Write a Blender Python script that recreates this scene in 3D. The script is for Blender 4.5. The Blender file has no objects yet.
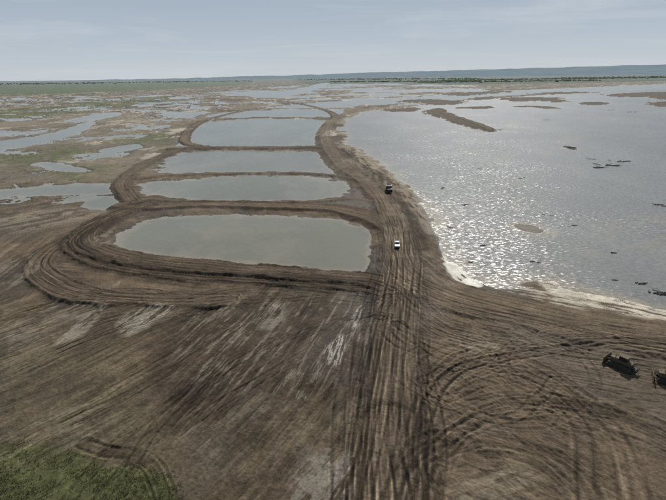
import bpy, bmesh, math, random, numpy as np, time
from mathutils import Matrix, Vector
T0=time.time()
random.seed(4); rs=np.random.RandomState(7)
CAMH=60.0; FPX=444.0; PITCH=math.radians(21.35); ROLL=math.radians(-0.7)
scene=bpy.context.scene
# ---------------------------------------------------------------- camera
M=Matrix.Rotation(math.pi/2-PITCH,4,'X') @ Matrix.Rotation(ROLL,4,'Z')
cd=bpy.data.cameras.new("camera"); cam=bpy.data.objects.new("camera",cd)
scene.collection.objects.link(cam); cam.matrix_world=Matrix.Translation((0,0,CAMH))@M
cd.sensor_width=36; cd.lens=36*FPX/666; cd.clip_start=1; cd.clip_end=90000
scene.camera=cam
R3=np.array(M.to_3x3())
def g(px,py):
    """survey helper: aerial-photo measurement -> ground metres (on z=0)"""
    v=R3@np.array([px-333.0,250.0-py,-FPX])
    t=CAMH/max(-v[2],0.6)
    return (v[0]*t,v[1]*t)
def spline(pts,n=6,closed=False):
    p=np.array(pts,float)
    if closed: p=np.vstack([p[-1],p,p[0],p[1]])
    else: p=np.vstack([2*p[0]-p[1],p,2*p[-1]-p[-2]])
    out=[]
    for i in range(1,len(p)-2):
        for k in range(n):
            t=k/n;a,b,c,d=p[i-1],p[i],p[i+1],p[i+2]
            out.append(0.5*((2*b)+(-a+c)*t+(2*a-5*b+4*c-d)*t*t+(-a+3*b-3*c+d)*t**3))
    if not closed: out.append(p[-2])
    return np.array(out)
def W(pts): return np.array([g(*q) for q in pts],dtype=np.float64)
# ---------------------------------------------------------------- grid
q=np.concatenate([np.linspace(1.42,0.035,1080),np.geomspace(0.0348,0.0012,150)])
Yr=np.concatenate([[-300,-150,-60,-20,0,12,22,30,36,40],60/q]).astype(np.float64)
U=np.concatenate([-np.geomspace(4,0.79,50),np.linspace(-0.785,0.785,1360),np.geomspace(0.79,4,50)])
def wf(y): return np.maximum(y+25,60.0)
X=(U[None,:]*wf(Yr)[:,None]).astype(np.float32); Y=np.repeat(Yr[:,None],len(U),1).astype(np.float32)
RS=np.gradient(Yr).astype(np.float32)[:,None]*np.ones((1,len(U)),np.float32)
NR,NC=X.shape
def rng(x0,x1,y0,y1):
    r0=max(np.searchsorted(Yr,y0)-1,0); r1=min(np.searchsorted(Yr,y1)+1,NR)
    a,b=wf(y0),wf(y1)
    c0=max(np.searchsorted(U,min(x0/a,x0/b))-1,0); c1=min(np.searchsorted(U,max(x1/a,x1/b))+1,NC)
    return r0,r1,c0,c1
def h2(ix,iy,seed):
    n=(ix*np.int64(374761393)+iy*np.int64(668265263)+np.int64(seed)*np.int64(982451653))&0xffffffff
    n=((n^(n>>13))*np.int64(1274126177))&0xffffffff
    n=n^(n>>16)
    return ((n&0xffff)/65535.0).astype(np.float32)
def vn(x,y,seed=0):
    fx=np.floor(x);fy=np.floor(y);ix=fx.astype(np.int64);iy=fy.astype(np.int64)
    tx=(x-fx);ty=(y-fy);tx=tx*tx*(3-2*tx);ty=ty*ty*(3-2*ty)
    a=h2(ix,iy,seed);b=h2(ix+1,iy,seed);c=h2(ix,iy+1,seed);d=h2(ix+1,iy+1,seed)
    return ((a+(b-a)*tx)*(1-ty)+(c+(d-c)*tx)*ty)*2-1
def fbm(x,y,o=4,seed=0,gain=.55):
    s=0;a=1;t=0
    for i in range(o):
        s=s+a*vn(x*2**i+17.3*i,y*2**i+5.1*i,seed+i);t+=a;a*=gain
    return s/t*1.5
def ss(a,b,x):
    t=np.clip((x-a)/(b-a),0,1); return t*t*(3-2*t)
def field(P,maxd):
    r0,r1,c0,c1=rng(P[:,0].min()-maxd,P[:,0].max()+maxd,P[:,1].min()-maxd,P[:,1].max()+maxd)
    sh=(max(r1-r0,0),max(c1-c0,0))
    d=np.full(sh,maxd,np.float32);s=np.full(sh,maxd,np.float32);a=np.zeros(sh,np.float32);al=0
    if sh[0]==0 or sh[1]==0: return None
    for i in range(len(P)-1):
        p,e=P[i],P[i+1]-P[i];L=math.hypot(*e)
        if L<1e-6: continue
        R=rng(min(p[0],p[0]+e[0])-maxd,max(p[0],p[0]+e[0])+maxd,min(p[1],p[1]+e[1])-maxd,max(p[1],p[1]+e[1])+maxd)
        if R[1]<=R[0] or R[3]<=R[2]: al+=L; continue
        x=X[R[0]:R[1],R[2]:R[3]]-p[0];y=Y[R[0]:R[1],R[2]:R[3]]-p[1]
        t=np.clip((x*e[0]+y*e[1])/(L*L),0,1)
        dd=np.hypot(x-t*e[0],y-t*e[1])
        sl=(slice(R[0]-r0,R[1]-r0),slice(R[2]-c0,R[3]-c0))
        m=dd<d[sl]
        d[sl][m]=dd[m]
        sg=np.where(x*e[1]-y*e[0]>0,dd,-dd)
        s[sl][m]=sg[m]; a[sl][m]=(al+t*L)[m]
        al+=L
    return (slice(r0,r1),slice(c0,c1)),d,s,a
def poly_sd(pts,maxd,n=3):
    P=W(spline(pts,n,True)) if n>1 else W(pts)
    P=np.vstack([P,P[:1]])
    f=field(P,maxd)
    if f is None: return None
    sl,d,_,_=f
    x=X[sl];y=Y[sl];ins=np.zeros(d.shape,bool)
    for i in range(len(P)-1):
        (xa,ya),(xb,yb)=P[i],P[i+1]
        if ya==yb: continue
        c=((ya>y)!=(yb>y))
        ins^=c&(x<(xb-xa)*(y-ya)/(yb-ya)+xa)
    return sl,np.where(ins,-d,d)
# ---------------------------------------------------------------- base fields
C=lambda *a:np.array(a,np.float32)
mud=C(.128,.094,.061);dark=C(.048,.036,.026);tan=C(.245,.205,.148);sand=C(.50,.45,.36)
fgreen=C(.085,.115,.045);road=C(.155,.118,.080);wetc=C(.062,.048,.035)
nA=fbm(X/70,Y/70,5,1); nB=fbm(X/14,Y/14,5,11,.62); nC=fbm(X/3.0,Y/3.0,4,21,.66); nD=fbm(X/0.7,Y/0.7,3,31,.7)
H=(0.75+0.12*nA+0.10*nB+0.05*nC).astype(np.float32)
col=np.zeros((NR,NC,3),np.float32)
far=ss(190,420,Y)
col[:]=mud
def mixc(sl,c,m):
    col[sl]+= (c-col[sl])*np.clip(m,0,1)[...,None]
FULL=(slice(0,NR),slice(0,NC))
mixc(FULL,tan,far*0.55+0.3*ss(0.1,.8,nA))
nW=fbm(X/38+2,Y/60,5,55,.6)
mixc(FULL,wetc,.65*ss(.03,.14,nW)*(1-.2*far))
mixc(FULL,dark,.5*ss(.32,.40,nW+.3*nC))
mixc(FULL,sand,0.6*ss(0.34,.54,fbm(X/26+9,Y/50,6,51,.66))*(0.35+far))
nampl=(0.9+0.02*np.clip(Y-120,0,3000)).astype(np.float32)
nshore=np.where(Y<400,fbm(X/7,Y/7,5,61,.65),nB)*0.8+0.5*nA
def region(pts,c,st=1.0,soft=6,noise=1.0,n=3):
    f=poly_sd(pts,soft*3+noise*8,n)
    if f is None: return
    sl,sd=f
    mixc(sl,np.asarray(c,np.float32),st*ss(soft,-soft,sd+noise*(nB[sl]*4+nC[sl]*2)))
def water(pts,slope=.14,n=3,na=1.0,depth=-1.5):
    f=poly_sd(pts,60,n)
    if f is None: return
    sl,sd=f
    sd=sd+nshore[sl]*nampl[sl]*na
    hh=np.where(sd>0,sd*slope+.06*nC[sl],sd*slope)
    H[sl]=np.minimum(H[sl],np.clip(hh,depth,3))
def land(pts,top=1.0,slope=.2,n=3,c=None,na=1.0):
    f=poly_sd(pts,60,n)
    if f is None: return
    sl,sd=f
    sd=sd+nshore[sl]*nampl[sl]*na
    hh=np.clip(-sd*slope,-2,top)
    H[sl]=np.maximum(H[sl],hh+0.1*nC[sl]*(hh>0))
    if c is not None: mixc(sl,np.asarray(c,np.float32),ss(0,.2,hh))
region([(-200,300),(60,310),(200,300),(372,292),(372,400),(350,560),(-200,560)],C(.094,.073,.045),.65,5,1)
region([(-200,360),(60,340),(150,380),(170,450),(120,520),(-200,560)],C(.122,.100,.062),.65,6,1.6)
region([(170,330),(350,300),(360,380),(250,420),(150,400)],C(.057,.041,.030),.75,5,1.6)
region([(60,300),(170,298),(300,292),(360,300),(330,320),(180,325),(90,335)],C(.066,.051,.037),.6,3,1.2)
region([(0,120),(120,112),(170,130),(120,180),(-100,180),(-100,130)],C(.24,.21,.155),.45,25,4)
region([(-100,205),(80,200),(110,225),(50,240),(-100,250)],C(.100,.081,.057),.7,8,2.4)
region([(420,290),(520,300),(700,330),(900,380),(900,600),(430,600),(410,400)],C(.146,.111,.073),.65,5,1.4)
# far vegetation
region([(-400,90),(-100,87),(100,82.5),(230,80),(250,83.5),(190,88),(80,93),(-100,97),(-500,107)],fgreen*1.1,.85,60,20)
region([(330,76.5),(700,73),(1100,69),(1100,74),(700,80.5),(480,84.5),(330,85),(300,82)],fgreen*0.7,.97,90,10)
for p in ([(45,155),(75,145),(95,150),(60,163)],[(120,140),(150,132),(165,138),(130,147)],[(60,172),(100,168),(95,180),(60,180)],
          [(-60,116),(60,106),(110,108),(0,122)],[(80,101),(180,96),(170,103),(90,107)],[(0,158),(30,152),(40,160),(0,168)]):
    region(p,fgreen*C(1,1.0,.65),.5,14,7)
region([(-40,462),(30,452),(80,452),(125,470),(160,480),(172,520),(160,560),(-60,560)],C(.080,.085,.033),.9,1.0,.5)
region([(85,452),(120,450),(150,465),(120,468)],dark,.6,1.0,.5)
# ---------------------------------------------------------------- water bodies
sl,sd=poly_sd([(-400,112),(-100,100),(40,97),(170,94),(208,104),(160,140),(130,170),(110,205),(0,212),(-300,215)],120)
pn=fbm(X[sl]/75+3,Y[sl]/42+.4*nB[sl],6,71,.64)
H[sl]=np.minimum(H[sl],np.where(sd<0,0.45-2.8*np.clip(pn-0.07,0,1)*ss(0,-30,sd),9))
sl,sd=poly_sd([(130,106),(215,92),(330,84),(420,84),(500,88),(420,100),(350,106),(330,118),(200,120)],200)
pn=fbm(X[sl]/150+3,Y[sl]/190,6,75,.6)
H[sl]=np.minimum(H[sl],np.where(sd<0,0.5-3.2*np.clip(pn+0.12,0,1),9))
pondA=[(114,240),(130,226),(152,217),(200,214),(260,215),(320,219),(355,225),(380,235),(383,250),(378,266),(364,273),(320,271),(250,267),(190,261),(140,254),(118,249)]
pondB=[(138,188),(150,182),(180,180),(220,176),(300,176),(334,180),(345,187),(338,199),(300,200),(240,202),(180,200),(150,195)]
pondC=[(163,171),(170,160),(185,152.5),(230,151),(300,151),(325,156),(345,174),(300,173),(230,172),(180,173)]
pondD=[(178,144),(198,128),(208,121),(260,119),(327,120.5),(319,131),(316,145),(260,146),(200,146)]
for p in (pondA,pondB,pondC): water(p,na=2.0,slope=.11)
water(pondD,na=.8)
water([(205,117),(240,111),(335,110),(332,116),(260,117)],na=.5)
water([(255,107),(345,101),(360,105),(330,108)],na=.4)
water([(-200,192),(0,189),(70,184),(115,184),(112,194),(60,195),(0,198),(-200,205)])
water([(80,206),(100,196),(122,198),(126,207),(100,211)])
water([(32,165),(50,162),(80,168),(85,172),(60,171)],na=.8)
water([(-60,150),(0,141),(50,133),(95,120),(80,133),(40,143),(0,150)],na=.9)
water([(100,150),(135,144),(140,148),(110,153)],na=.6)
water([(60,122),(110,112),(120,115),(90,121)],na=.5)
lake=[(345,122),(362,112),(400,108),(440,103),(500,98),(560,94),(640,90),(760,86),(1100,76),(1600,130),(1500,420),(900,360),(720,322),(640,306),(590,298),(540,289),(500,289),(470,281),(452,266),(442,246),(433,226),(424,207),(404,184),(384,168),(362,152),(344,139)]
water(lake,.10,na=1.3)
water([(350,101),(420,97),(480,92),(560,88.5),(640,85),(760,80),(900,76),(900,82),(640,91),(500,96),(400,106)],na=.3)
water([(250,93),(300,89),(315,84.5),(330,83),(320,88),(300,94),(260,98)],na=.1)
dk=C(.095,.075,.052)
land([(424,111),(440,108),(448,112),(470,120),(492,128),(489,132),(465,126),(440,119)],1.6,.2,c=dk,na=1.0)
for p in ([(395,101),(425,99),(450,100),(470,103),(440,105),(420,103.5)],[(500,99),(520,97),(556,97.5),(572,101),(560,102.5),(540,101),(515,101.5)],
          [(604,95),(630,93),(700,91),(720,97),(664,100),(650,97),(620,97)],[(470,98),(492,96.5),(500,98),(480,100)],[(520,94),(560,92),(600,92),(560,94.5)],
          [(380,110),(410,107.5),(425,109),(400,112)],[(450,108),(480,106),(500,107),(480,109)],[(645,104),(670,101),(720,101),(720,107),(668,107)],[(440,94),(500,91),(510,92.5),(460,96)]):
    land(p,1.1,.1,c=dk,na=1.1)
land([(505,107),(530,105.5),(565,108),(550,109),(530,107.5)],1.0,.1,c=dk,na=.7)
land([(575,103),(600,102),(612,104),(590,105.5)],.8,.1,c=dk,na=.7)
land([(563,147),(570,146.5),(578,149),(572,150)],.5,.2,c=dark,na=.15)
land([(515,224),(535,226),(545,231),(535,233),(520,229)],.14,.10,c=sand*.45,na=.9)
land([(440,270),(452,262),(470,276),(500,289),(560,288),(650,307),(650,322),(540,300),(470,292)],.8,.1,na=.5)
land([(520,284),(545,281),(560,285),(540,290)],.4,.1,na=.7)
# ---------------------------------------------------------------- haul roads and berms
def ruts(sl,s,a,mask,amp,seed,sp=.42,long=34,hz=.10):
    wob=0.8*vn(a/35,a*0+seed,seed)+.22*vn(a/9,a*0,seed+1)
    lo=np.clip(RS[sl]/1.4,1,50)
    r=fbm((s+wob)/sp/ lo**.5,a/long,4,seed+2,.7)
    r2=fbm((s+wob*.5)/(sp*3.2),a/60,2,seed+9)
    r=np.clip(r*1.2+.5*r2,-1.3,1.3)*(.65+.6*vn(a/7,s/3,seed+12))
    col[sl]*=(1+amp*r*mask)[...,None]
    H[sl]+=(hz*r*mask).astype(np.float32)
roadmask=np.zeros((NR,NC),np.float32)
def haul(pts,hw,top,st=.9,c=road,seed=0,rough=.3,berm=True,slope=.45,edge=dark,est=.75):
    P=W(spline(pts,6)); f=field(P,hw+14)
    if f is None: return
    sl,d,s,a=f
    dn=d+0.7*nC[sl]+1.1*nB[sl]
    hh=np.clip(top-(dn-hw)*slope,-3,top)
    if berm: H[sl]=np.maximum(H[sl],hh)
    else:
        m=ss(hw+2,hw,dn); H[sl]+=(top-H[sl])*m
    mixc(sl,edge,est*ss(hw+4.2,hw+.6,dn)*ss(hw-1.4,hw-.2,dn))
    H[sl]+=(.35*np.exp(-((dn-hw)/.7)**2)*(H[sl]>.3)*np.clip(.5+vn(a/5,a*0,seed+5),0,1)).astype(np.float32)
    m=ss(hw+.8,hw-1.4,dn)
    mixc(sl,c,st*m*.75)
    ruts(sl,s,a,ss(hw+2.5,hw-.5,d),rough,seed+100)
    roadmask[sl]=np.maximum(roadmask[sl],m)
main=[(384,620),(385,500),(388,450),(391,400),(394,350),(397,310),(399,280),(400,255),(397,235),(391,215),(380,197),(362,180),(345,168),(333,155),(326,142),(327,130),(336,119),(352,112),(372,107),(400,104)]
loop_in=[(396,292),(370,284),(330,280),(280,276),(220,272),(160,266),(115,259),(90,250),(84,240),(96,227),(120,215),(142,209)]
loop_out=[(235,302),(180,303),(110,300),(70,293),(46,279),(41,266),(55,250),(85,234),(118,218),(136,207),(128,196),(122,186),(134,172),(155,160),(180,150),(205,147)]
ab=[(126,207),(150,209),(200,206),(260,207),(320,209),(350,214),(378,222),(394,232)]
bc=[(140,180),(165,177),(220,174.5),(300,174),(345,178),(366,186)]
cdr=[(172,150),(220,148.5),(280,149),(315,148),(332,150)]
de=[(195,122),(250,118),(300,118),(330,118)]
haul(de,4,1.2,seed=3,c=mud); haul(cdr,4.8,1.6,seed=4,c=mud*.75); haul(bc,1.8,.9,seed=5,c=mud)
haul([(200,147),(185,142),(190,130),(210,119),(260,108),(330,101)],4,1,seed=16,c=mud)
haul([(336,119),(330,112),(300,104),(250,100),(180,98)],5,1,seed=19,c=mud*.8)
haul(loop_out,4.2,1.1,seed=6,c=mud*.85,rough=.4,est=.5); haul(ab,5.0,1.5,seed=7,c=mud*1.0)
haul([(138,205),(150,200),(200,203),(300,203),(350,200),(385,205)],2.0,.9,seed=8,c=mud*1.2)
haul([(345,150),(360,162),(385,180),(405,200),(415,225),(420,250)],1.5,1.0,seed=18,c=dark*1.6,rough=.4)
haul(loop_in,4.6,1.6,seed=9,c=mud*.85,rough=.4)
haul([(372,292),(330,288),(270,284),(200,279),(130,272),(90,262),(72,248),(80,236),(105,222)],2.6,1.1,seed=10,c=mud*.55,rough=.45,edge=dark*.8)
haul([(402,262),(410,275),(432,290),(470,303),(540,318),(620,335),(720,352),(900,390)],8,1.1,seed=12,berm=False,rough=.3,est=.15)
haul(main,5.6,1.6,seed=1,rough=.36,c=road,est=.35,slope=.3)
haul([(385,620),(386,500),(389,430)],5.0,1.3,seed=2,berm=False,rough=.25,c=road,est=.1)
haul([(438,110),(450,116),(470,122),(490,130)],4,1.8,seed=17,c=mud)
# ---------------------------------------------------------------- streak fields (graded/dozed ground)
def streakn(sl,pa,pb,sp,long,seed,bend=3):
    a=np.array(g(*pa));b=np.array(g(*pb));e=(b-a)/np.hypot(*(b-a))
    x=X[sl]+bend*nA[sl];y=Y[sl]+bend*nA[sl]
    al=x*e[0]+y*e[1];ac=-x*e[1]+y*e[0]
    lo=np.clip(RS[sl]*abs(e[0])/1.2,1,30)
    return fbm(ac/sp/lo,al/long,4,seed,.7)
def streak(pts,pa,pb,sp,long,amp,seed,soft=4,hz=.10,shift=0,patch=1.0):
    f=poly_sd(pts,soft*3)
    if f is None: return
    sl,sd=f
    r=streakn(sl,pa,pb,sp,long,seed)
    r=np.sign(r)*np.abs(r)**.85*1.25+shift
    pm=ss(-.35,.35,fbm(X[sl]/11+seed,Y[sl]/11,3,seed+40)) if patch else 1
    m=ss(soft,-soft,sd+2*nB[sl])*(.25+.85*pm)*(1-.8*roadmask[sl])
    col[sl]*=np.clip(1+amp*r*m,.3,2)[...,None]
    H[sl]+=(hz*r*m*ss(0,.3,H[sl])).astype(np.float32)
streak([(-200,290),(60,300),(200,300),(260,305),(200,380),(60,440),(-200,450)],(0,400),(190,305),1.2,22,.46,301,hz=.16)
streak([(190,300),(372,290),(368,400),(300,440),(180,430)],(270,420),(345,300),.8,14,.52,311,hz=.12)
streak([(150,400),(360,380),(365,600),(120,600)],(120,560),(345,330),1.1,18,.34,321,hz=.13)
streak([(-200,420),(120,400),(150,600),(-200,600)],(0,480),(170,400),1.3,22,.3,331,hz=.13)
streak([(-200,235),(50,228),(45,285),(60,300),(-200,310)],(0,300),(60,250),1.4,30,.36,341)
streak([(420,292),(560,318),(720,350),(900,500),(900,620),(430,620),(405,400)],(430,310),(640,420),1.1,24,.2,351)
streak([(420,292),(560,318),(720,350),(900,500),(900,620),(430,620),(405,400)],(430,340),(700,400),3.2,45,.2,361,hz=.2)
streak([(90,252),(375,276),(372,300),(110,300),(50,285),(60,255)],(90,262),(370,292),.8,40,.42,371)
streak([(-100,205),(120,205),(60,245),(-100,245)],(0,232),(100,212),1.8,40,.35,381)
streak([(140,205),(340,202),(390,215),(380,228),(300,216)],(150,208),(350,212),1.3,40,.35,391)
def film(pts,c,st,pa,pb,th=0,soft=1.2,seed=500,long=9,sp=.8):
    f=poly_sd(pts,soft*3+3)
    if f is None: return
    sl,sd=f
    r=streakn(sl,pa,pb,sp,long,seed,.6)+.25*nC[sl]
    e=ss(soft,-soft,sd+.8*nC[sl]+.5*nB[sl])
    mixc(sl,np.asarray(c,np.float32),st*e*ss(th-.12,th+.2,r))
silt=C(.29,.255,.195)
film([(118,326),(135,312),(165,306),(176,312),(155,324),(128,340)],silt,.75,(120,340),(170,306),-.15,seed=501)
film([(55,345),(85,318),(106,308),(92,328),(70,345)],silt,.7,(55,345),(106,308),-.1,seed=502)
film([(255,330),(270,306),(284,308),(280,330)],silt,.55,(258,332),(280,306),-.05,seed=503)
film([(200,310),(345,300),(360,340),(340,380),(290,400),(180,380)],silt*.8,.55,(270,420),(345,300),.3,4,504)
film([(0,318),(60,305),(120,304),(60,330),(0,350)],silt*.8,.5,(0,400),(190,305),.2,2,519)
film([(180,430),(260,400),(340,420),(330,460),(230,480)],C(.18,.15,.11),.45,(120,560),(345,330),.2,3,530,8,.8)
film([(290,480),(312,458),(340,455),(356,470),(350,495),(328,520),(290,515)],C(.24,.215,.175),.65,(290,520),(345,450),-.1,1.5,505,6,.9)
film([(450,490),(500,468),(540,476),(520,500),(460,520)],C(.25,.21,.15),.55,(440,500),(540,470),.0,2,506)
film([(326,356),(337,338),(347,338),(345,356),(338,368),(328,368)],C(.46,.43,.37),.65,(335,370),(345,335),.15,.6,507,4,.3)
film([(296,400),(306,380),(316,380),(309,405)],C(.38,.35,.30),.55,(300,405),(312,380),.3,.5,508,4,.3)
film([(350,330),(356,310),(364,310),(360,330)],C(.40,.37,.32),.6,(352,330),(362,308),.2,.5,509,4,.3)
film([(-60,430),(40,400),(120,420),(100,450),(0,470),(-60,470)],C(.21,.18,.12),.55,(0,460),(120,400),.1,4,510,20,1.5)
film([(-60,380),(60,360),(110,390),(40,410),(-60,420)],dark,.5,(0,460),(170,380),.1,4,531,20,2)
film([(200,440),(280,430),(300,480),(200,500)],dark,.5,(150,540),(345,330),.1,3,532,12,1.5)
film([(440,338),(462,332),(490,340),(500,352),(460,354)],C(.28,.235,.175),.65,(445,340),(500,350),.0,1.5,511,6)
film([(0,215),(60,208),(110,212),(60,228),(0,235)],tan,.7,(0,232),(100,212),.0,5,512,30,3)
film([(-80,250),(20,245),(45,255),(30,285),(-80,300)],tan,.5,(0,300),(60,250),.1,3,515,30,2)
film([(-60,310),(40,305),(60,330),(0,370),(-60,380)],tan*.9,.45,(0,400),(190,305),.2,4,518,25,2)
film([(120,228),(110,244),(126,252),(95,248),(98,236)],tan,.5,(95,248),(120,228),.0,1.5,516,10,1)
film([(560,395),(640,400),(700,430),(640,450),(570,430)],C(.08,.062,.044),.6,(560,395),(700,430),.0,3,513,8,2)
film([(430,400),(500,420),(480,460),(425,450)],C(.08,.062,.044),.55,(430,400),(500,440),.0,3,514,8,2)
film([(410,250),(440,262),(462,288),(430,284)],C(.28,.235,.175),.5,(410,250),(460,288),.0,2,517,10,1)
# ---------------------------------------------------------------- individual wheel tracks
def track(px,off=0,amp=-.3,gauge=1.05,sig=.24,wander=1.0,hz=.09):
    P=W(spline(px,6))
    k=rs.rand()*100;n=len(P)
    tn=np.gradient(P,axis=0);tn/=np.linalg.norm(tn,axis=1)[:,None]+1e-9
    nn=np.stack([-tn[:,1],tn[:,0]],1)
    w=off+wander*np.array([math.sin(k+i*.11)+.6*math.sin(2*k+i*.23) for i in range(n)])
    P=P+nn*w[:,None]
    f=field(P,gauge+5)
    if f is None: return
    sl,d,s,a=f
    sg=np.maximum(sig,.36*RS[sl]);am=sig/sg
    pr=(np.exp(-((np.abs(s)-gauge)/sg)**2))*am
    pr=pr*np.clip(.6+.7*vn(a/7,a*0+k,3),0,1.2)
    ed=np.exp(-((np.abs(s)-gauge-2.2*sig)/(.6*sg))**2)*am
    col[sl]*=np.clip(1+amp*pr-.5*amp*ed,.3,1.8)[...,None]
    H[sl]-=(hz*(pr-.5*ed)*ss(0,.4,H[sl])).astype(np.float32)
def many(px,n,spread,amp=.42,wander=1.0,**k):
    for i in range(n):
        jx=[(p[0]+rs.uniform(-1,1)*2,p[1]+rs.uniform(-1,1)*.7) for p in px]
        track(jx,rs.uniform(-spread,spread),amp*(-1 if rs.rand()<.68 else .6)*rs.uniform(.5,1.4),wander=wander,**k)
many(main,14,4.2); many(main[:9],18,6.5,.42,1.5)
many([(402,255),(410,275),(432,290),(470,303),(540,318),(620,335),(720,352),(900,390)],20,7.5,.42,1.5)
many([(397,300),(415,315),(450,333),(520,348),(600,365),(700,385),(850,420)],10,6,.38,2)
many([(394,330),(410,345),(450,360),(520,380),(570,410),(600,450),(615,520)],8,4,.36,2,sig=.32,gauge=1.2)
many([(666,350),(600,345),(540,347),(490,352),(450,368),(425,400),(412,450),(408,520)],8,4,.36,2,sig=.3,gauge=1.2)
many([(411,520),(420,480),(440,460),(480,452),(530,462),(570,490),(590,540)],8,2.5,.42,1,sig=.3)
many([(720,470),(640,430),(560,410),(490,412),(440,440),(418,490),(412,560)],8,3,.36,1.5,sig=.3,gauge=1.2)
many([(520,330),(570,350),(600,380),(590,410),(540,400),(500,370),(505,345),(545,332)],3,2,.34,1)
ell=[(495+60*math.cos(t)*1.05,383+30*math.sin(t)) for t in np.linspace(0,4.6,12)]
many(ell,4,4.5,.34,2.2)
many([(720,400),(640,385),(560,372),(480,372),(430,392)],7,5,.34,2)
many(loop_in,9,3.4,.42,.8); many(loop_out,8,3,.42,.8); many(ab,7,3.6,.38,.8)
many([(372,292),(330,288),(270,284),(200,279),(130,272),(90,262),(72,248),(80,236),(105,222)],6,2.5,.45,.8)
many([(392,310),(350,300),(300,296),(240,300),(180,310),(100,335),(0,380),(-100,420)],8,6,.4,3)
many([(390,330),(360,330),(320,345),(260,380),(180,440),(120,520)],7,6,.38,3)
many([(388,300),(372,320),(362,360),(352,420),(345,520)],8,3,.42,1)
many([(378,620),(366,500),(368,420),(378,350),(388,300)],6,2,.38,.7)
many([(-60,330),(0,318),(50,306),(100,301),(150,300)],6,4,.38,2)
many([(-60,360),(20,335),(80,318),(140,305)],6,5,.38,2)
many([(-60,240),(0,238),(40,232),(100,222),(130,210)],6,4,.38,1)
many([(-60,280),(0,270),(35,258),(70,240),(110,222)],6,4,.38,1)
many([(-60,500),(40,440),(130,390),(220,330),(262,300)],5,7,.38,3)
many([(80,448),(105,458),(130,462),(150,472),(165,500)],3,.8,.4,.3)
cream=C(.72,.68,.58)
film([(443,252),(453,256),(466,267),(482,284),(476,290),(456,280),(444,266)],cream,.97,(446,256),(480,287),-.6,.8,520,6,1)
film([(434,228),(442,236),(450,256),(446,262),(438,246)],cream*.7,.7,(434,228),(448,260),-.2,.8,521,6,1)
film([(535,277),(570,281),(610,290),(655,304),(720,318),(720,330),(655,322),(600,312),(560,303)],sand*1.1,.95,(540,286),(660,312),-.2,1.4,522,12,1)
film([(490,284),(560,288),(600,300),(590,314),(540,305)],sand*.85,.8,(500,287),(590,306),.0,1.5,523,8,1)
film([(345,150),(360,150),(400,180),(425,205),(434,232),(424,232),(405,205),(380,182)],tan*1.15,.75,(350,150),(430,225),-.15,2,524,12,2.2)
film([(350,160),(375,170),(410,205),(425,240),(415,240),(395,208),(365,178)],dark,.75,(350,150),(430,225),.05,2,525,8,2)
# fine tonal break-up
col*=(1+.28*nD*np.clip(1-Y/250,0,1)+.22*nC+.08*nB)[...,None]
cl=fbm(X/1.3,Y/1.3,3,91,.7); H+= (0.13*cl*np.clip(1-Y/300,0,1)*ss(0,.3,H)).astype(np.float32)
wet=ss(.38,.02,H+.1*nC)
creamy=ss(.25,.4,col[...,0]); col*=(1-.42*wet*(1-creamy))[...,None]
wet=np.maximum(wet,.6*ss(.08,.28,nW)*(Y<300)*(1-roadmask))
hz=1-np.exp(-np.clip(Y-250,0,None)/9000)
col+=(C(.205,.24,.25)-col)*hz[...,None]  # aerial haze painted into the ground colour, paler and bluer with distance
H[Y>12000]=np.minimum(H[Y>12000],.5)
col=np.clip(col,.01,.8)
print("fields",time.time()-T0)
# ---------------------------------------------------------------- mesh builders
def gridmesh(name,x,y,z):
    nr,nc=x.shape;me=bpy.data.meshes.new(name)
    v=np.stack([x,y,z],-1).reshape(-1,3).astype(np.float32)
    i=np.arange(nr*nc,dtype=np.int32).reshape(nr,nc)
    f=np.stack([i[:-1,:-1],i[:-1,1:],i[1:,1:],i[1:,:-1]],-1).reshape(-1,4)
    me.vertices.add(len(v));me.vertices.foreach_set("co",v.ravel())
    me.loops.add(f.size);me.loops.foreach_set("vertex_index",f.ravel())
    me.polygons.add(len(f));me.polygons.foreach_set("loop_start",np.arange(0,f.size,4,dtype=np.int32))
    me.polygons.foreach_set("use_smooth",np.ones(len(f),bool))
    me.update(calc_edges=True)
    ob=bpy.data.objects.new(name,me);scene.collection.objects.link(ob)
    return ob
def addcol(ob,name,rgba):
    at=ob.data.attributes.new(name,'FLOAT_COLOR','POINT');at.data.foreach_set("color",rgba.reshape(-1).astype(np.float32))
def newmat(name):
    m=bpy.data.materials.new(name);m.use_nodes=True;nt=m.node_tree
    return m,nt,nt.nodes["Principled BSDF"]
def N(nt,t,**k):
    n=nt.nodes.new(t)
    for a,b in k.items():
        if a.startswith('i_'): n.inputs[a[2:].replace('_',' ')].default_value=b
        else: setattr(n,a,b)
    return n
def MR(nt,a,b,c,d):
    n=nt.nodes.new('ShaderNodeMapRange')
    for i,v in enumerate((a,b,c,d)): n.inputs[i+1].default_value=v
    return n
ground=gridmesh("ground",X,Y,H)
addcol(ground,"albedo_with_haze",np.concatenate([col,wet[...,None]],-1))
m,nt,bs=newmat("silt_ground");L=nt.links.new
at=N(nt,'ShaderNodeAttribute',attribute_name="albedo_with_haze")
tc=N(nt,'ShaderNodeTexCoord')
n1=N(nt,'ShaderNodeTexNoise',i_Scale=1.6,i_Detail=9.0,i_Roughness=.78);L(tc.outputs['Object'],n1.inputs['Vector'])
n2=N(nt,'ShaderNodeTexNoise',i_Scale=.12,i_Detail=6.0,i_Roughness=.6);L(tc.outputs['Object'],n2.inputs['Vector'])
mr=MR(nt,.3,.7,.6,1.4);L(n1.outputs['Fac'],mr.inputs[0])
mr2=MR(nt,.3,.7,.82,1.18);L(n2.outputs['Fac'],mr2.inputs[0])
mu=N(nt,'ShaderNodeMath',operation='MULTIPLY');L(mr.outputs[0],mu.inputs[0]);L(mr2.outputs[0],mu.inputs[1])
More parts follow.
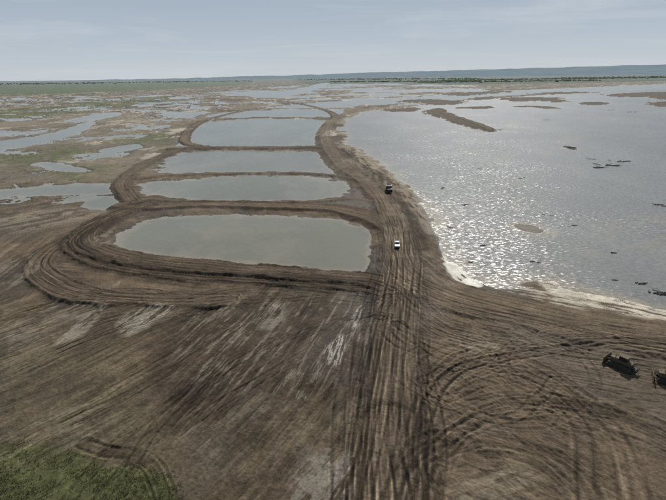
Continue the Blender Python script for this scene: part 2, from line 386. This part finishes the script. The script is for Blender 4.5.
vm=N(nt,'ShaderNodeVectorMath',operation='SCALE');L(at.outputs['Color'],vm.inputs[0]);L(mu.outputs[0],vm.inputs['Scale'])
L(vm.outputs[0],bs.inputs['Base Color'])
rr=MR(nt,0,1,.93,.48);L(at.outputs['Alpha'],rr.inputs[0]);L(rr.outputs[0],bs.inputs['Roughness'])
bs.inputs['Specular IOR Level'].default_value=.15
bp=N(nt,'ShaderNodeBump',i_Strength=.9,i_Distance=.25);L(n1.outputs['Fac'],bp.inputs['Height']);L(bp.outputs[0],bs.inputs['Normal'])
ground.data.materials.append(m)
# water
ws=(slice(0,NR,2),slice(0,NC,2));wx,wy,wh=X[ws],Y[ws],H[ws]
wat=gridmesh("water",wx,wy,np.zeros_like(wx))
f=poly_sd(lake,60)
tmp=np.zeros((NR,NC),np.float32);tmp[f[0]]=ss(20,0,f[1]);lk=tmp[ws]
pondc=C(.185,.180,.132);lakec=C(.178,.178,.165);shal=C(.27,.235,.175)
wc=pondc+(lakec-pondc)*lk[...,None]
wn=fbm(wx/45,wy/80,5,95,.6);wn2=fbm(wx/22+1.5*wn,wy/30+wn,5,97,.6)
wc=wc+(shal-wc)*(.8*ss(-.8-.5*wn2,-.05,wh))[...,None]
wc=wc+(shal-wc)*(.35*ss(.1,.7,wn2))[...,None]
wc=wc*(1+.16*wn)[...,None]
wc=wc+(C(.21,.23,.24)-wc)*(1-np.exp(-np.clip(wy-250,0,None)/5500))[...,None]  # distance haze painted into the water tint as well
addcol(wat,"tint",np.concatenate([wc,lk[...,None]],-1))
m,nt,bs=newmat("silty_water");L=nt.links.new
at=N(nt,'ShaderNodeAttribute',attribute_name="tint");L(at.outputs['Color'],bs.inputs['Base Color'])
tc=N(nt,'ShaderNodeTexCoord');mp=N(nt,'ShaderNodeMapping');mp.inputs['Rotation'].default_value=(0,0,.35);mp.inputs['Scale'].default_value=(.5,1.0,1);L(tc.outputs['Object'],mp.inputs[0])
a1=N(nt,'ShaderNodeTexNoise',i_Scale=1.25,i_Detail=4.0,i_Roughness=.6,i_Distortion=.3);L(mp.outputs[0],a1.inputs['Vector'])
a2=N(nt,'ShaderNodeTexNoise',i_Scale=.025,i_Detail=4.0);L(tc.outputs['Object'],a2.inputs['Vector'])
sub=N(nt,'ShaderNodeVectorMath',operation='SUBTRACT');sub.inputs[1].default_value=(.5,.5,.5);L(a1.outputs['Color'],sub.inputs[0])
st=MR(nt,0,1,.2,1.12);L(at.outputs['Alpha'],st.inputs[0])
s2=MR(nt,.35,.65,.55,1.15);L(a2.outputs['Fac'],s2.inputs[0])
ml=N(nt,'ShaderNodeMath',operation='MULTIPLY');L(st.outputs[0],ml.inputs[0]);L(s2.outputs[0],ml.inputs[1])
scl=N(nt,'ShaderNodeVectorMath',operation='SCALE');L(sub.outputs[0],scl.inputs[0]);L(ml.outputs[0],scl.inputs['Scale'])
flat=N(nt,'ShaderNodeVectorMath',operation='MULTIPLY');flat.inputs[1].default_value=(1,1,0);L(scl.outputs[0],flat.inputs[0])
addn=N(nt,'ShaderNodeVectorMath',operation='ADD');addn.inputs[1].default_value=(0,0,1);L(flat.outputs[0],addn.inputs[0])
nrm=N(nt,'ShaderNodeVectorMath',operation='NORMALIZE');L(addn.outputs[0],nrm.inputs[0]);L(nrm.outputs[0],bs.inputs['Normal'])
ro=MR(nt,0,1,.18,.29);L(at.outputs['Alpha'],ro.inputs[0]);L(ro.outputs[0],bs.inputs['Roughness'])
bs.inputs['IOR'].default_value=1.33
wat.data.materials.append(m)
# ---------------------------------------------------------------- hills
az=np.linspace(-1.15,1.15,600);rr_=np.linspace(16000,25000,14)
A,Rr=np.meshgrid(az,rr_)
prof=np.sin(np.clip((Rr-16000)/9000,0,1)*math.pi*.5)
hgt=45+ 310*ss(-.45,.70,A)+40*fbm(A*6,A*0,4,201)+22*fbm(A*40,Rr/2500,4,211)
hill=gridmesh("hills",Rr*np.sin(A),Rr*np.cos(A),np.where(prof<=0,-5,hgt*prof))
m,nt,bs=newmat("hazed_hill_woodland");L=nt.links.new
tc=N(nt,'ShaderNodeTexCoord');n1=N(nt,'ShaderNodeTexNoise',i_Scale=.0015,i_Detail=6.0);L(tc.outputs['Object'],n1.inputs['Vector'])
cr=N(nt,'ShaderNodeValToRGB');cr.color_ramp.elements[0].position=.35;cr.color_ramp.elements[0].color=(.19,.24,.27,1);cr.color_ramp.elements[1].position=.7;cr.color_ramp.elements[1].color=(.23,.285,.31,1)  # blue-grey ramp: atmospheric haze painted into the hill colour
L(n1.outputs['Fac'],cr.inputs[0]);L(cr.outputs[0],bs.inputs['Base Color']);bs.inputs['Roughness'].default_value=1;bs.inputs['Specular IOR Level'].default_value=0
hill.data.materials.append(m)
# ---------------------------------------------------------------- generic mesh helper
class MB:
    def __init__(s): s.v=[];s.f=[]
    def add(s,v,f):
        o=len(s.v);s.v+=v;s.f+=[[i+o for i in q] for q in f]
    def prism(s,prof,y0,y1,inset=0):
        n=len(prof);zs=[p[1] for p in prof];zm,zM=min(zs),max(zs)
        v=[]
        for sy,y in ((1,y0),(-1,y1)):
            for (x,z) in prof:
                k=inset*(z-zm)/max(zM-zm,1e-6); v.append((x,y+sy*k,z))
        f=[list(range(n)),list(range(2*n-1,n-1,-1))]+[[i+n,(i+1)%n+n,(i+1)%n,i] for i in range(n)]
        s.add(v,f)
    def box(s,x0,x1,y0,y1,z0,z1): s.prism([(x0,z0),(x1,z0),(x1,z1),(x0,z1)],y0,y1)
    def wheel(s,x,y,r,w,n=18):
        v=[];f=[]
        prof=[(.0,r*.45),(w*.12,r*.5),(0,r*.62),(0,r*.92),(w*.12,r),(w*.88,r),(w,r*.92),(w,r*.62),(w*.88,r*.5),(w,r*.45)]
        for i in range(n):
            t=2*math.pi*i/n
            for (a,b) in prof: v.append((x+b*math.cos(t),y-w/2+a,r+b*math.sin(t)))
        m=len(prof)
        for i in range(n):
            j=(i+1)%n
            for k in range(m-1): f.append([i*m+k,i*m+k+1,j*m+k+1,j*m+k])
        f.append([i*m for i in range(n)]);f.append([i*m+m-1 for i in range(n)][::-1])
        s.add(v,f)
    def tube(s,p,q,r0,r1,n=7):
        p=Vector(p);q=Vector(q);d=(q-p).normalized();a=d.orthogonal().normalized();b=d.cross(a)
        v=[];
        for c,r in ((p,r0),(q,r1)):
            for i in range(n):
                t=2*math.pi*i/n;v.append(tuple(c+a*math.cos(t)*r+b*math.sin(t)*r))
        f=[[i,(i+1)%n,n+(i+1)%n,n+i] for i in range(n)]+[list(range(n))[::-1],list(range(n,2*n))]
        s.add(v,f)
    def obj(s,name,mat,parent=None,bevel=0):
        me=bpy.data.meshes.new(name);me.from_pydata(s.v,[],s.f)
        bm=bmesh.new();bm.from_mesh(me);bmesh.ops.recalc_face_normals(bm,faces=bm.faces);bm.to_mesh(me);bm.free()
        me.materials.append(mat);ob=bpy.data.objects.new(name,me);scene.collection.objects.link(ob)
        if parent: ob.parent=parent
        if bevel:
            b=ob.modifiers.new("b",'BEVEL');b.width=bevel;b.segments=2
        return ob
def mat(name,c,rough=.6,dirt=.4,dc=(.12,.09,.06),metal=0,sc=1.5):
    m,nt,bs=newmat(name);L=nt.links.new
    tc=N(nt,'ShaderNodeTexCoord');n=N(nt,'ShaderNodeTexNoise',i_Scale=sc,i_Detail=6.0,i_Roughness=.65);L(tc.outputs['Object'],n.inputs['Vector'])
    r=MR(nt,.4,.65,0,dirt);L(n.outputs['Fac'],r.inputs[0])
    mx=N(nt,'ShaderNodeMixRGB');mx.inputs[1].default_value=(*c,1);mx.inputs[2].default_value=(*dc,1);L(r.outputs[0],mx.inputs[0]);L(mx.outputs[0],bs.inputs['Base Color'])
    bs.inputs['Roughness'].default_value=rough;bs.inputs['Metallic'].default_value=metal
    return m
white=mat("white_paint",(.78,.78,.76),.3,.15,(.35,.3,.24));rub=mat("tyre_rubber",(.02,.02,.02),.85,.7,(.07,.055,.04));glass=mat("dark_glass",(.015,.018,.02),.08,.0)
yel=mat("dusty_machine_paint",(.10,.07,.032),.75,.85,(.06,.046,.033));steel=mat("dark_steel",(.03,.027,.024),.75,.7,(.06,.046,.034))
soil=mat("soil_load",(.10,.074,.05),.95,.8,(.06,.042,.03));blk=mat("dark_truck_paint",(.03,.028,.027),.5,.6,(.07,.055,.04))
wood=mat("wet_wood",(.045,.036,.028),.8,.6,(.02,.016,.013));red=mat("red_lens",(.3,.01,.01),.3,0)
def hat(x,y):
    c=int(np.argmin(np.abs(U-x/wf(y))));r=int(np.argmin(np.abs(Yr-y)));return float(max(H[r-1:r+2,c-1:c+2].max(),0))
def place(name,px,py,toward,dz=0,sc=1):
    e=bpy.data.objects.new(name,None);scene.collection.objects.link(e);e.empty_display_size=.5
    x,y=g(px,py)
    for _ in range(3):
        z=hat(x,y);k=(CAMH-z)/CAMH;gx,gy=g(px,py);x,y=gx*k,gy*k
    tx,ty=g(*toward);e.location=(x,y,hat(x,y)-.04+dz);e.rotation_euler=(0,0,math.atan2(ty-gy,tx-gx));e.scale=(sc,)*3
    return e
def pickup(px,py,to):
    e=place("pickup_truck",px,py,to)
    b=MB();b.prism([(-2.75,.5),(2.6,.45),(2.78,.6),(2.75,.95),(2.6,1.08),(1.25,1.2),(-.75,1.22),(-2.78,1.22)],-.97,.97,.06);b.obj("body",white,e,.05)
    b=MB();b.prism([(1.2,1.2),(.45,1.78),(.2,1.86),(-.6,1.86),(-.78,1.75),(-.85,1.2)],-.86,.86,.16);b.obj("cab",white,e,.05)
    b=MB();b.prism([(1.13,1.27),(.55,1.72),(.5,1.72),(1.05,1.25)],-.72,.72,.08)
    b.v=[(x+.06,y,z+.02) for x,y,z in b.v];b.obj("windscreen",glass,e)
    b=MB();b.prism([(.95,1.27),(.42,1.7),(-.55,1.7),(-.7,1.27)],-.885,.885,.135);b.obj("side_windows",glass,e)
    b=MB();b.box(-2.68,-.95,-.8,.8,.85,1.235);b.obj("cargo_bed",steel,e)
    for n_,(x,y) in enumerate([(1.75,-.86),(1.75,.86),(-1.75,-.86),(-1.75,.86)]):
        b=MB();b.wheel(x,y,.39,.27);b.obj("wheel_%d"%(n_+1),rub,e)
    b=MB();b.box(2.72,2.86,-.95,.95,.5,.7);b.box(-2.9,-2.76,-.9,.9,.55,.72);b.obj("bumpers",steel,e,.02)
    b=MB();b.box(-2.8,-2.77,-.95,-.8,.85,1.1);b.box(-2.8,-2.77,.8,.95,.85,1.1);b.obj("tail_lights",red,e)
pickup(397,246,(399,275))
def dumper(px,py,to,sc=1,paint=yel):
    e=place("articulated_dump_truck",px,py,to,sc=sc)
    b=MB();b.prism([(1.6,1.0),(4.9,1.0),(5.0,1.5),(4.6,2.1),(3.3,2.4),(1.6,2.4)],-1.15,1.15,.1);b.obj("engine_hood",paint,e,.06)
    b=MB();b.prism([(1.4,2.4),(3.2,2.4),(2.9,3.5),(1.5,3.5)],-.9,.9,.1);b.obj("cab",paint,e,.05)
    b=MB();b.prism([(1.5,2.6),(3.17,2.6),(2.99,3.3),(1.55,3.3)],-.92,.92,.08);b.obj("cab_windows",glass,e)
    b=MB();b.box(-4.6,1.6,-.5,.5,.9,1.35);b.obj("frame",steel,e)
    b=MB();b.prism([(1.0,2.0),(1.3,3.1),(.9,3.2),(-5.0,3.0),(-5.6,2.6),(-4.6,1.45),(-.2,1.4)],-1.5,1.5,-.08);b.obj("dump_body",paint,e,.05)
    b=MB();b.prism([(1.0,3.1),(.2,3.5),(-2,3.9),(-4,3.5),(-5,2.98),(-2,2.9)],-1.3,1.3,.5);b.obj("soil_load",soil,e,.2)
    for n_,x in enumerate((3.4,-1.6,-3.5)):
        for k,y in enumerate((-1.2,1.2)):
            b=MB();b.wheel(x,y,.9,.65);b.obj("wheel_%d"%(2*n_+k+1),rub,e)
dumper(389,191,(397,225),1.0,blk)
def dozer(px,py,to,sc=1):
    e=place("bulldozer",px,py,to,sc=sc)
    for k,y in enumerate((-1.05,1.05)):
        b=MB();b.prism([(-2.1,.05),(1.9,.05),(2.35,.35),(2.4,.75),(2.1,1.05),(-1.6,1.35),(-2.1,1.25),(-2.5,.9),(-2.55,.4)],y-.3,y+.3)
        for i in range(13):
            x=-2.0+i*.32;b.box(x,x+.1,y-.34,y+.34,0,.05)
            zt=1.05+(1.9-x)*.08; b.box(x,x+.1,y-.34,y+.34,zt-.02,zt+.07)
        b.obj("crawler_track_%d"%(k+1),steel,e)
    b=MB();b.prism([(-2.2,.8),(2.0,.8),(2.25,1.3),(2.2,2.05),(.4,2.25),(.4,1.7),(-2.2,1.7)],-.68,.68,.05);b.obj("engine_body",yel,e,.05)
    b=MB();b.box(-2.4,-1.1,-.75,.75,1.7,2.15);b.obj("fuel_tank",yel,e,.08)
    b=MB();b.prism([(-1.2,1.7),(.45,1.7),(.35,3.1),(-1.15,3.1)],-.72,.72,.08);b.box(-1.4,.55,-.85,.85,3.1,3.2);b.obj("cab",yel,e,.04)
    b=MB();b.prism([(-1.22,2.1),(.45,2.1),(.39,3.0),(-1.19,3.0)],-.74,.74,.07);b.obj("cab_windows",glass,e)
    b=MB();b.prism([(3.0,.1),(3.15,.15),(3.0,.8),(3.1,1.45),(3.25,1.6),(3.1,1.6),(2.88,1.3),(2.85,.6)],-1.95,1.95);b.obj("blade",yel,e,.03)
    b=MB()
    for y in(-1.5,1.5): b.tube((-.2,y,.6),(2.95,y,.5),.12,.12)
    for y in(-.45,.45): b.tube((2.1,y,1.6),(2.95,y,1.1),.08,.08)
    b.obj("push_arms",steel,e)
    b=MB();b.box(-3.3,-2.4,-.5,.5,.9,1.2);b.box(-3.5,-3.25,-.9,.9,.85,1.2)
    for y in(-.7,0,.7): b.prism([(-3.45,1.5),(-3.3,1.5),(-3.25,.5),(-3.05,.2),(-3.4,.4)],y-.06,y+.06)
    b.obj("ripper",steel,e)
    b=MB();b.tube((1.2,.35,2.1),(1.2,.35,2.9),.08,.07);b.obj("exhaust",steel,e)
dozer(620,367,(585,351),.95)
dozer(669,382,(620,370),.95)
# ---------------------------------------------------------------- driftwood
def drift(px,py,L=5,n=4,seed=0,spread=1.5):
    r=random.Random(seed);b=MB()
    for i in range(n):
        a=r.uniform(-.5,.5)+(r.random()<.2)*1.5;l=L*r.uniform(.4,1);x0,y0=r.uniform(-spread,spread),r.uniform(-spread,spread)*.6
        p=Vector((x0,y0,r.uniform(0,.1)));rad=r.uniform(.14,.3)
        for k in range(4):
            q_=p+Vector((math.cos(a),math.sin(a),r.uniform(-.02,.06)))*l/4;b.tube(p,q_,rad,rad*.8);
            if r.random()<.6:
                a2=a+r.choice((-1,1))*r.uniform(.4,1.1);b.tube(q_,q_+Vector((math.cos(a2),math.sin(a2),r.uniform(.1,.5)))*l*.2,rad*.5,rad*.15,5)
            p=q_;rad*=.8;a+=r.uniform(-.2,.2)
    ob=b.obj("driftwood",wood);x,y=g(px,py);ob.location=(x,y,hat(x,y)+.02)
for i,(px,py,l,n,s) in enumerate([(656,205,4,5,1.2),(662,206,3,3,1),(640,284,3,4,1.2),(654,293,4,6,1.6),(662,294,4,6,1.5),(597,168,6,9,4),(606,165,7,10,5),(618,161,6,8,6),(590,159,5,4,3),
    (570,148,6,8,3),(565,147,5,5,2),(478,168,3,2,2),(520,178,3,2,2),(546,215,2,2,2),(605,252,2,2,2),(452,228,2,2,1),(612,280,2,2,1),(498,130,5,3,2),(470,262,2,2,1),(610,110,8,4,6),(630,112,8,4,6),(545,120,6,4,4),
    (462,205,3,3,1.5),(484,246,2.5,3,1.5),(532,262,2.5,3,1.5),(575,226,3,2,2),(440,188,3,3,2)]):
    drift(px,py,l,n,i,s)
# ---------------------------------------------------------------- grass tufts (one object)
gm=mat("grass_blades",(.075,.10,.03),.8,.9,(.135,.125,.055),sc=.5)
f=poly_sd([(-40,464),(30,454),(80,454),(125,471),(158,482),(170,520),(160,560),(-60,560)],5)
sl,sd=f;xs=X[sl];ys=Y[sl];ok=np.argwhere((sd<.8-3*nB[sl])&(xs>-90))
V=[];F=[]
for k in range(17000):
    i,j=ok[rs.randint(len(ok))];x=xs[i,j]+rs.uniform(-.3,.3);y=ys[i,j]+rs.uniform(-.3,.3)
    if vn(np.array([x/1.8]),np.array([y/1.8]),5)[0]+.7*vn(np.array([x/.6]),np.array([y/.6]),6)[0]+rs.uniform(-.5,.5)<-.05: continue
    z=H[sl][i,j]-.03
    for b_ in range(3):
        t=rs.uniform(0,6.28);w=rs.uniform(.03,.07);h=rs.uniform(.08,.26);lx,ly=rs.uniform(-.18,.18,2);o=len(V)
        V+=[(x-w*math.cos(t),y-w*math.sin(t),z),(x+w*math.cos(t),y+w*math.sin(t),z),(x+lx,y+ly,z+h)];F.append((o,o+1,o+2))
me=bpy.data.meshes.new("grass");me.from_pydata(V,[],F);me.materials.append(gm);ob=bpy.data.objects.new("grass",me);scene.collection.objects.link(ob)
# ---------------------------------------------------------------- distant tree belts (one object)
tm=mat("tree_foliage_far",(.09,.125,.07),.95,.7,(.13,.165,.11),sc=.02)
bm=bmesh.new();bmesh.ops.create_icosphere(bm,subdivisions=1,radius=1);iv=np.array([v.co[:] for v in bm.verts]);iff=np.array([[v.index for v in fc.verts] for fc in bm.faces]);bm.free()
VV=[];FF=[];o=0
belts=[((-300,88),(120,83.2),420),((-50,84.5),(250,81),500),((330,79.5),(480,78.5),500),((440,80.5),(700,77),900),((420,82.5),(600,80.5),260),((300,79.5),(420,78.5),260),((560,78),(900,73.5),500),((330,82),(480,81),260)]
for (a,b_,n) in belts:
    for k in range(n):
        t=rs.rand();x,y=g(a[0]+(b_[0]-a[0])*t+rs.normal()*2,a[1]+(b_[1]-a[1])*t+rs.normal()*.3)
        s=rs.uniform(4.5,8)*np.array([rs.uniform(.9,3),1.2,rs.uniform(.6,1)])
        v=iv*s*(1+rs.uniform(-.25,.25,(len(iv),1)))+np.array([x,y,s[2]*.6]);VV.append(v);FF.append(iff+o);o+=len(iv)
me=bpy.data.meshes.new("distant_trees");me.from_pydata(np.vstack(VV).tolist(),[],np.vstack(FF).tolist());me.materials.append(tm);ob=bpy.data.objects.new("distant_trees",me);scene.collection.objects.link(ob)
# distant town of gabled houses (one object)
b=MB()
for k in range(80):
    t=rs.rand();x,y=g(355+t*95+rs.normal()*3,78.6-1.2*t-rs.rand()*.8);w,d,h=rs.uniform(10,30),rs.uniform(8,14),rs.uniform(7,16)
    b.add([(x-w,y-d,0),(x+w,y-d,0),(x+w,y+d,0),(x-w,y+d,0),(x-w,y-d,h),(x+w,y-d,h),(x+w,y+d,h),(x-w,y+d,h),(x-w,y,h*1.5),(x+w,y,h*1.5)],
          [(0,1,5,4),(1,2,6,9,5),(2,3,7,6),(3,0,4,8,7),(4,5,9,8),(8,9,6,7)])
b.obj("distant_town",mat("pale_render",(.6,.6,.58),.8,.3,(.4,.4,.4),sc=.05))
b=MB();x,y=g(158,101);b.box(x-7,x+7,y-4,y+4,.5,4);b.add([(x-7.3,y-4.3,4),(x+7.3,y-4.3,4),(x+7.3,y+4.3,4),(x-7.3,y+4.3,4),(x-7.3,y,5.8),(x+7.3,y,5.8)],[(0,1,5,4),(2,3,4,5),(1,2,5),(3,0,4)]);b.obj("site_shed",white)
# ---------------------------------------------------------------- sky and sun
SE=math.radians(42);SA=math.radians(17)
w=bpy.data.worlds.new("World");scene.world=w;w.use_nodes=True;nt=w.node_tree;L=nt.links.new
bg=nt.nodes["Background"];sk=N(nt,'ShaderNodeTexSky',sky_type='NISHITA');sk.sun_disc=False;sk.sun_elevation=SE;sk.sun_rotation=SA
sk.air_density=1.0;sk.dust_density=1.0;sk.ozone_density=2.0;sk.altitude=0
tc=N(nt,'ShaderNodeTexCoord');sx=N(nt,'ShaderNodeSeparateXYZ');L(tc.outputs['Generated'],sx.inputs[0])
hzr=N(nt,'ShaderNodeValToRGB');e=hzr.color_ramp.elements;e[0].position=0;e[0].color=(.56,.61,.65,1);e[1].position=.5;e[1].color=(.28,.35,.45,1)
x_=e.new(.06);x_.color=(.46,.53,.60,1);x_=e.new(.16);x_.color=(.35,.425,.52,1)
L(sx.outputs['Z'],hzr.inputs[0])
sc_=N(nt,'ShaderNodeVectorMath',operation='SCALE');sc_.inputs['Scale'].default_value=1/.07;L(hzr.outputs[0],sc_.inputs[0])
hm=MR(nt,.1,.7,.95,.35);L(sx.outputs['Z'],hm.inputs[0])
m0=N(nt,'ShaderNodeMixRGB');L(hm.outputs[0],m0.inputs[0]);L(sk.outputs[0],m0.inputs[1]);L(sc_.outputs[0],m0.inputs[2])
mp=N(nt,'ShaderNodeMapping');mp.inputs['Scale'].default_value=(1.2,1.2,14);mp.inputs['Rotation'].default_value=(0,.12,0);L(tc.outputs['Generated'],mp.inputs[0])
cn=N(nt,'ShaderNodeTexNoise',i_Scale=2.2,i_Detail=8.0,i_Roughness=.62,i_Distortion=.5);L(mp.outputs[0],cn.inputs['Vector'])
cr=MR(nt,.48,.8,0,.5);L(cn.outputs['Fac'],cr.inputs[0])
mx=N(nt,'ShaderNodeMixRGB');mx.inputs[2].default_value=(9.2,9.7,10.1,1);L(cr.outputs[0],mx.inputs[0]);L(m0.outputs[0],mx.inputs[1]);L(mx.outputs[0],bg.inputs[0])
bg.inputs[1].default_value=.07
sd_=bpy.data.lights.new("sun",'SUN');sd_.energy=3.9;sd_.angle=math.radians(.6);sd_.color=(1,.95,.87)
so=bpy.data.objects.new("sun",sd_);scene.collection.objects.link(so)
dv=Vector((math.sin(SA)*math.cos(SE),math.cos(SA)*math.cos(SE),math.sin(SE)))
so.rotation_euler=dv.to_track_quat('Z','Y').to_euler();so.location=(0,0,200)
scene.view_settings.view_transform='Standard';scene.view_settings.look='None';scene.view_settings.exposure=0
print("total",time.time()-T0)
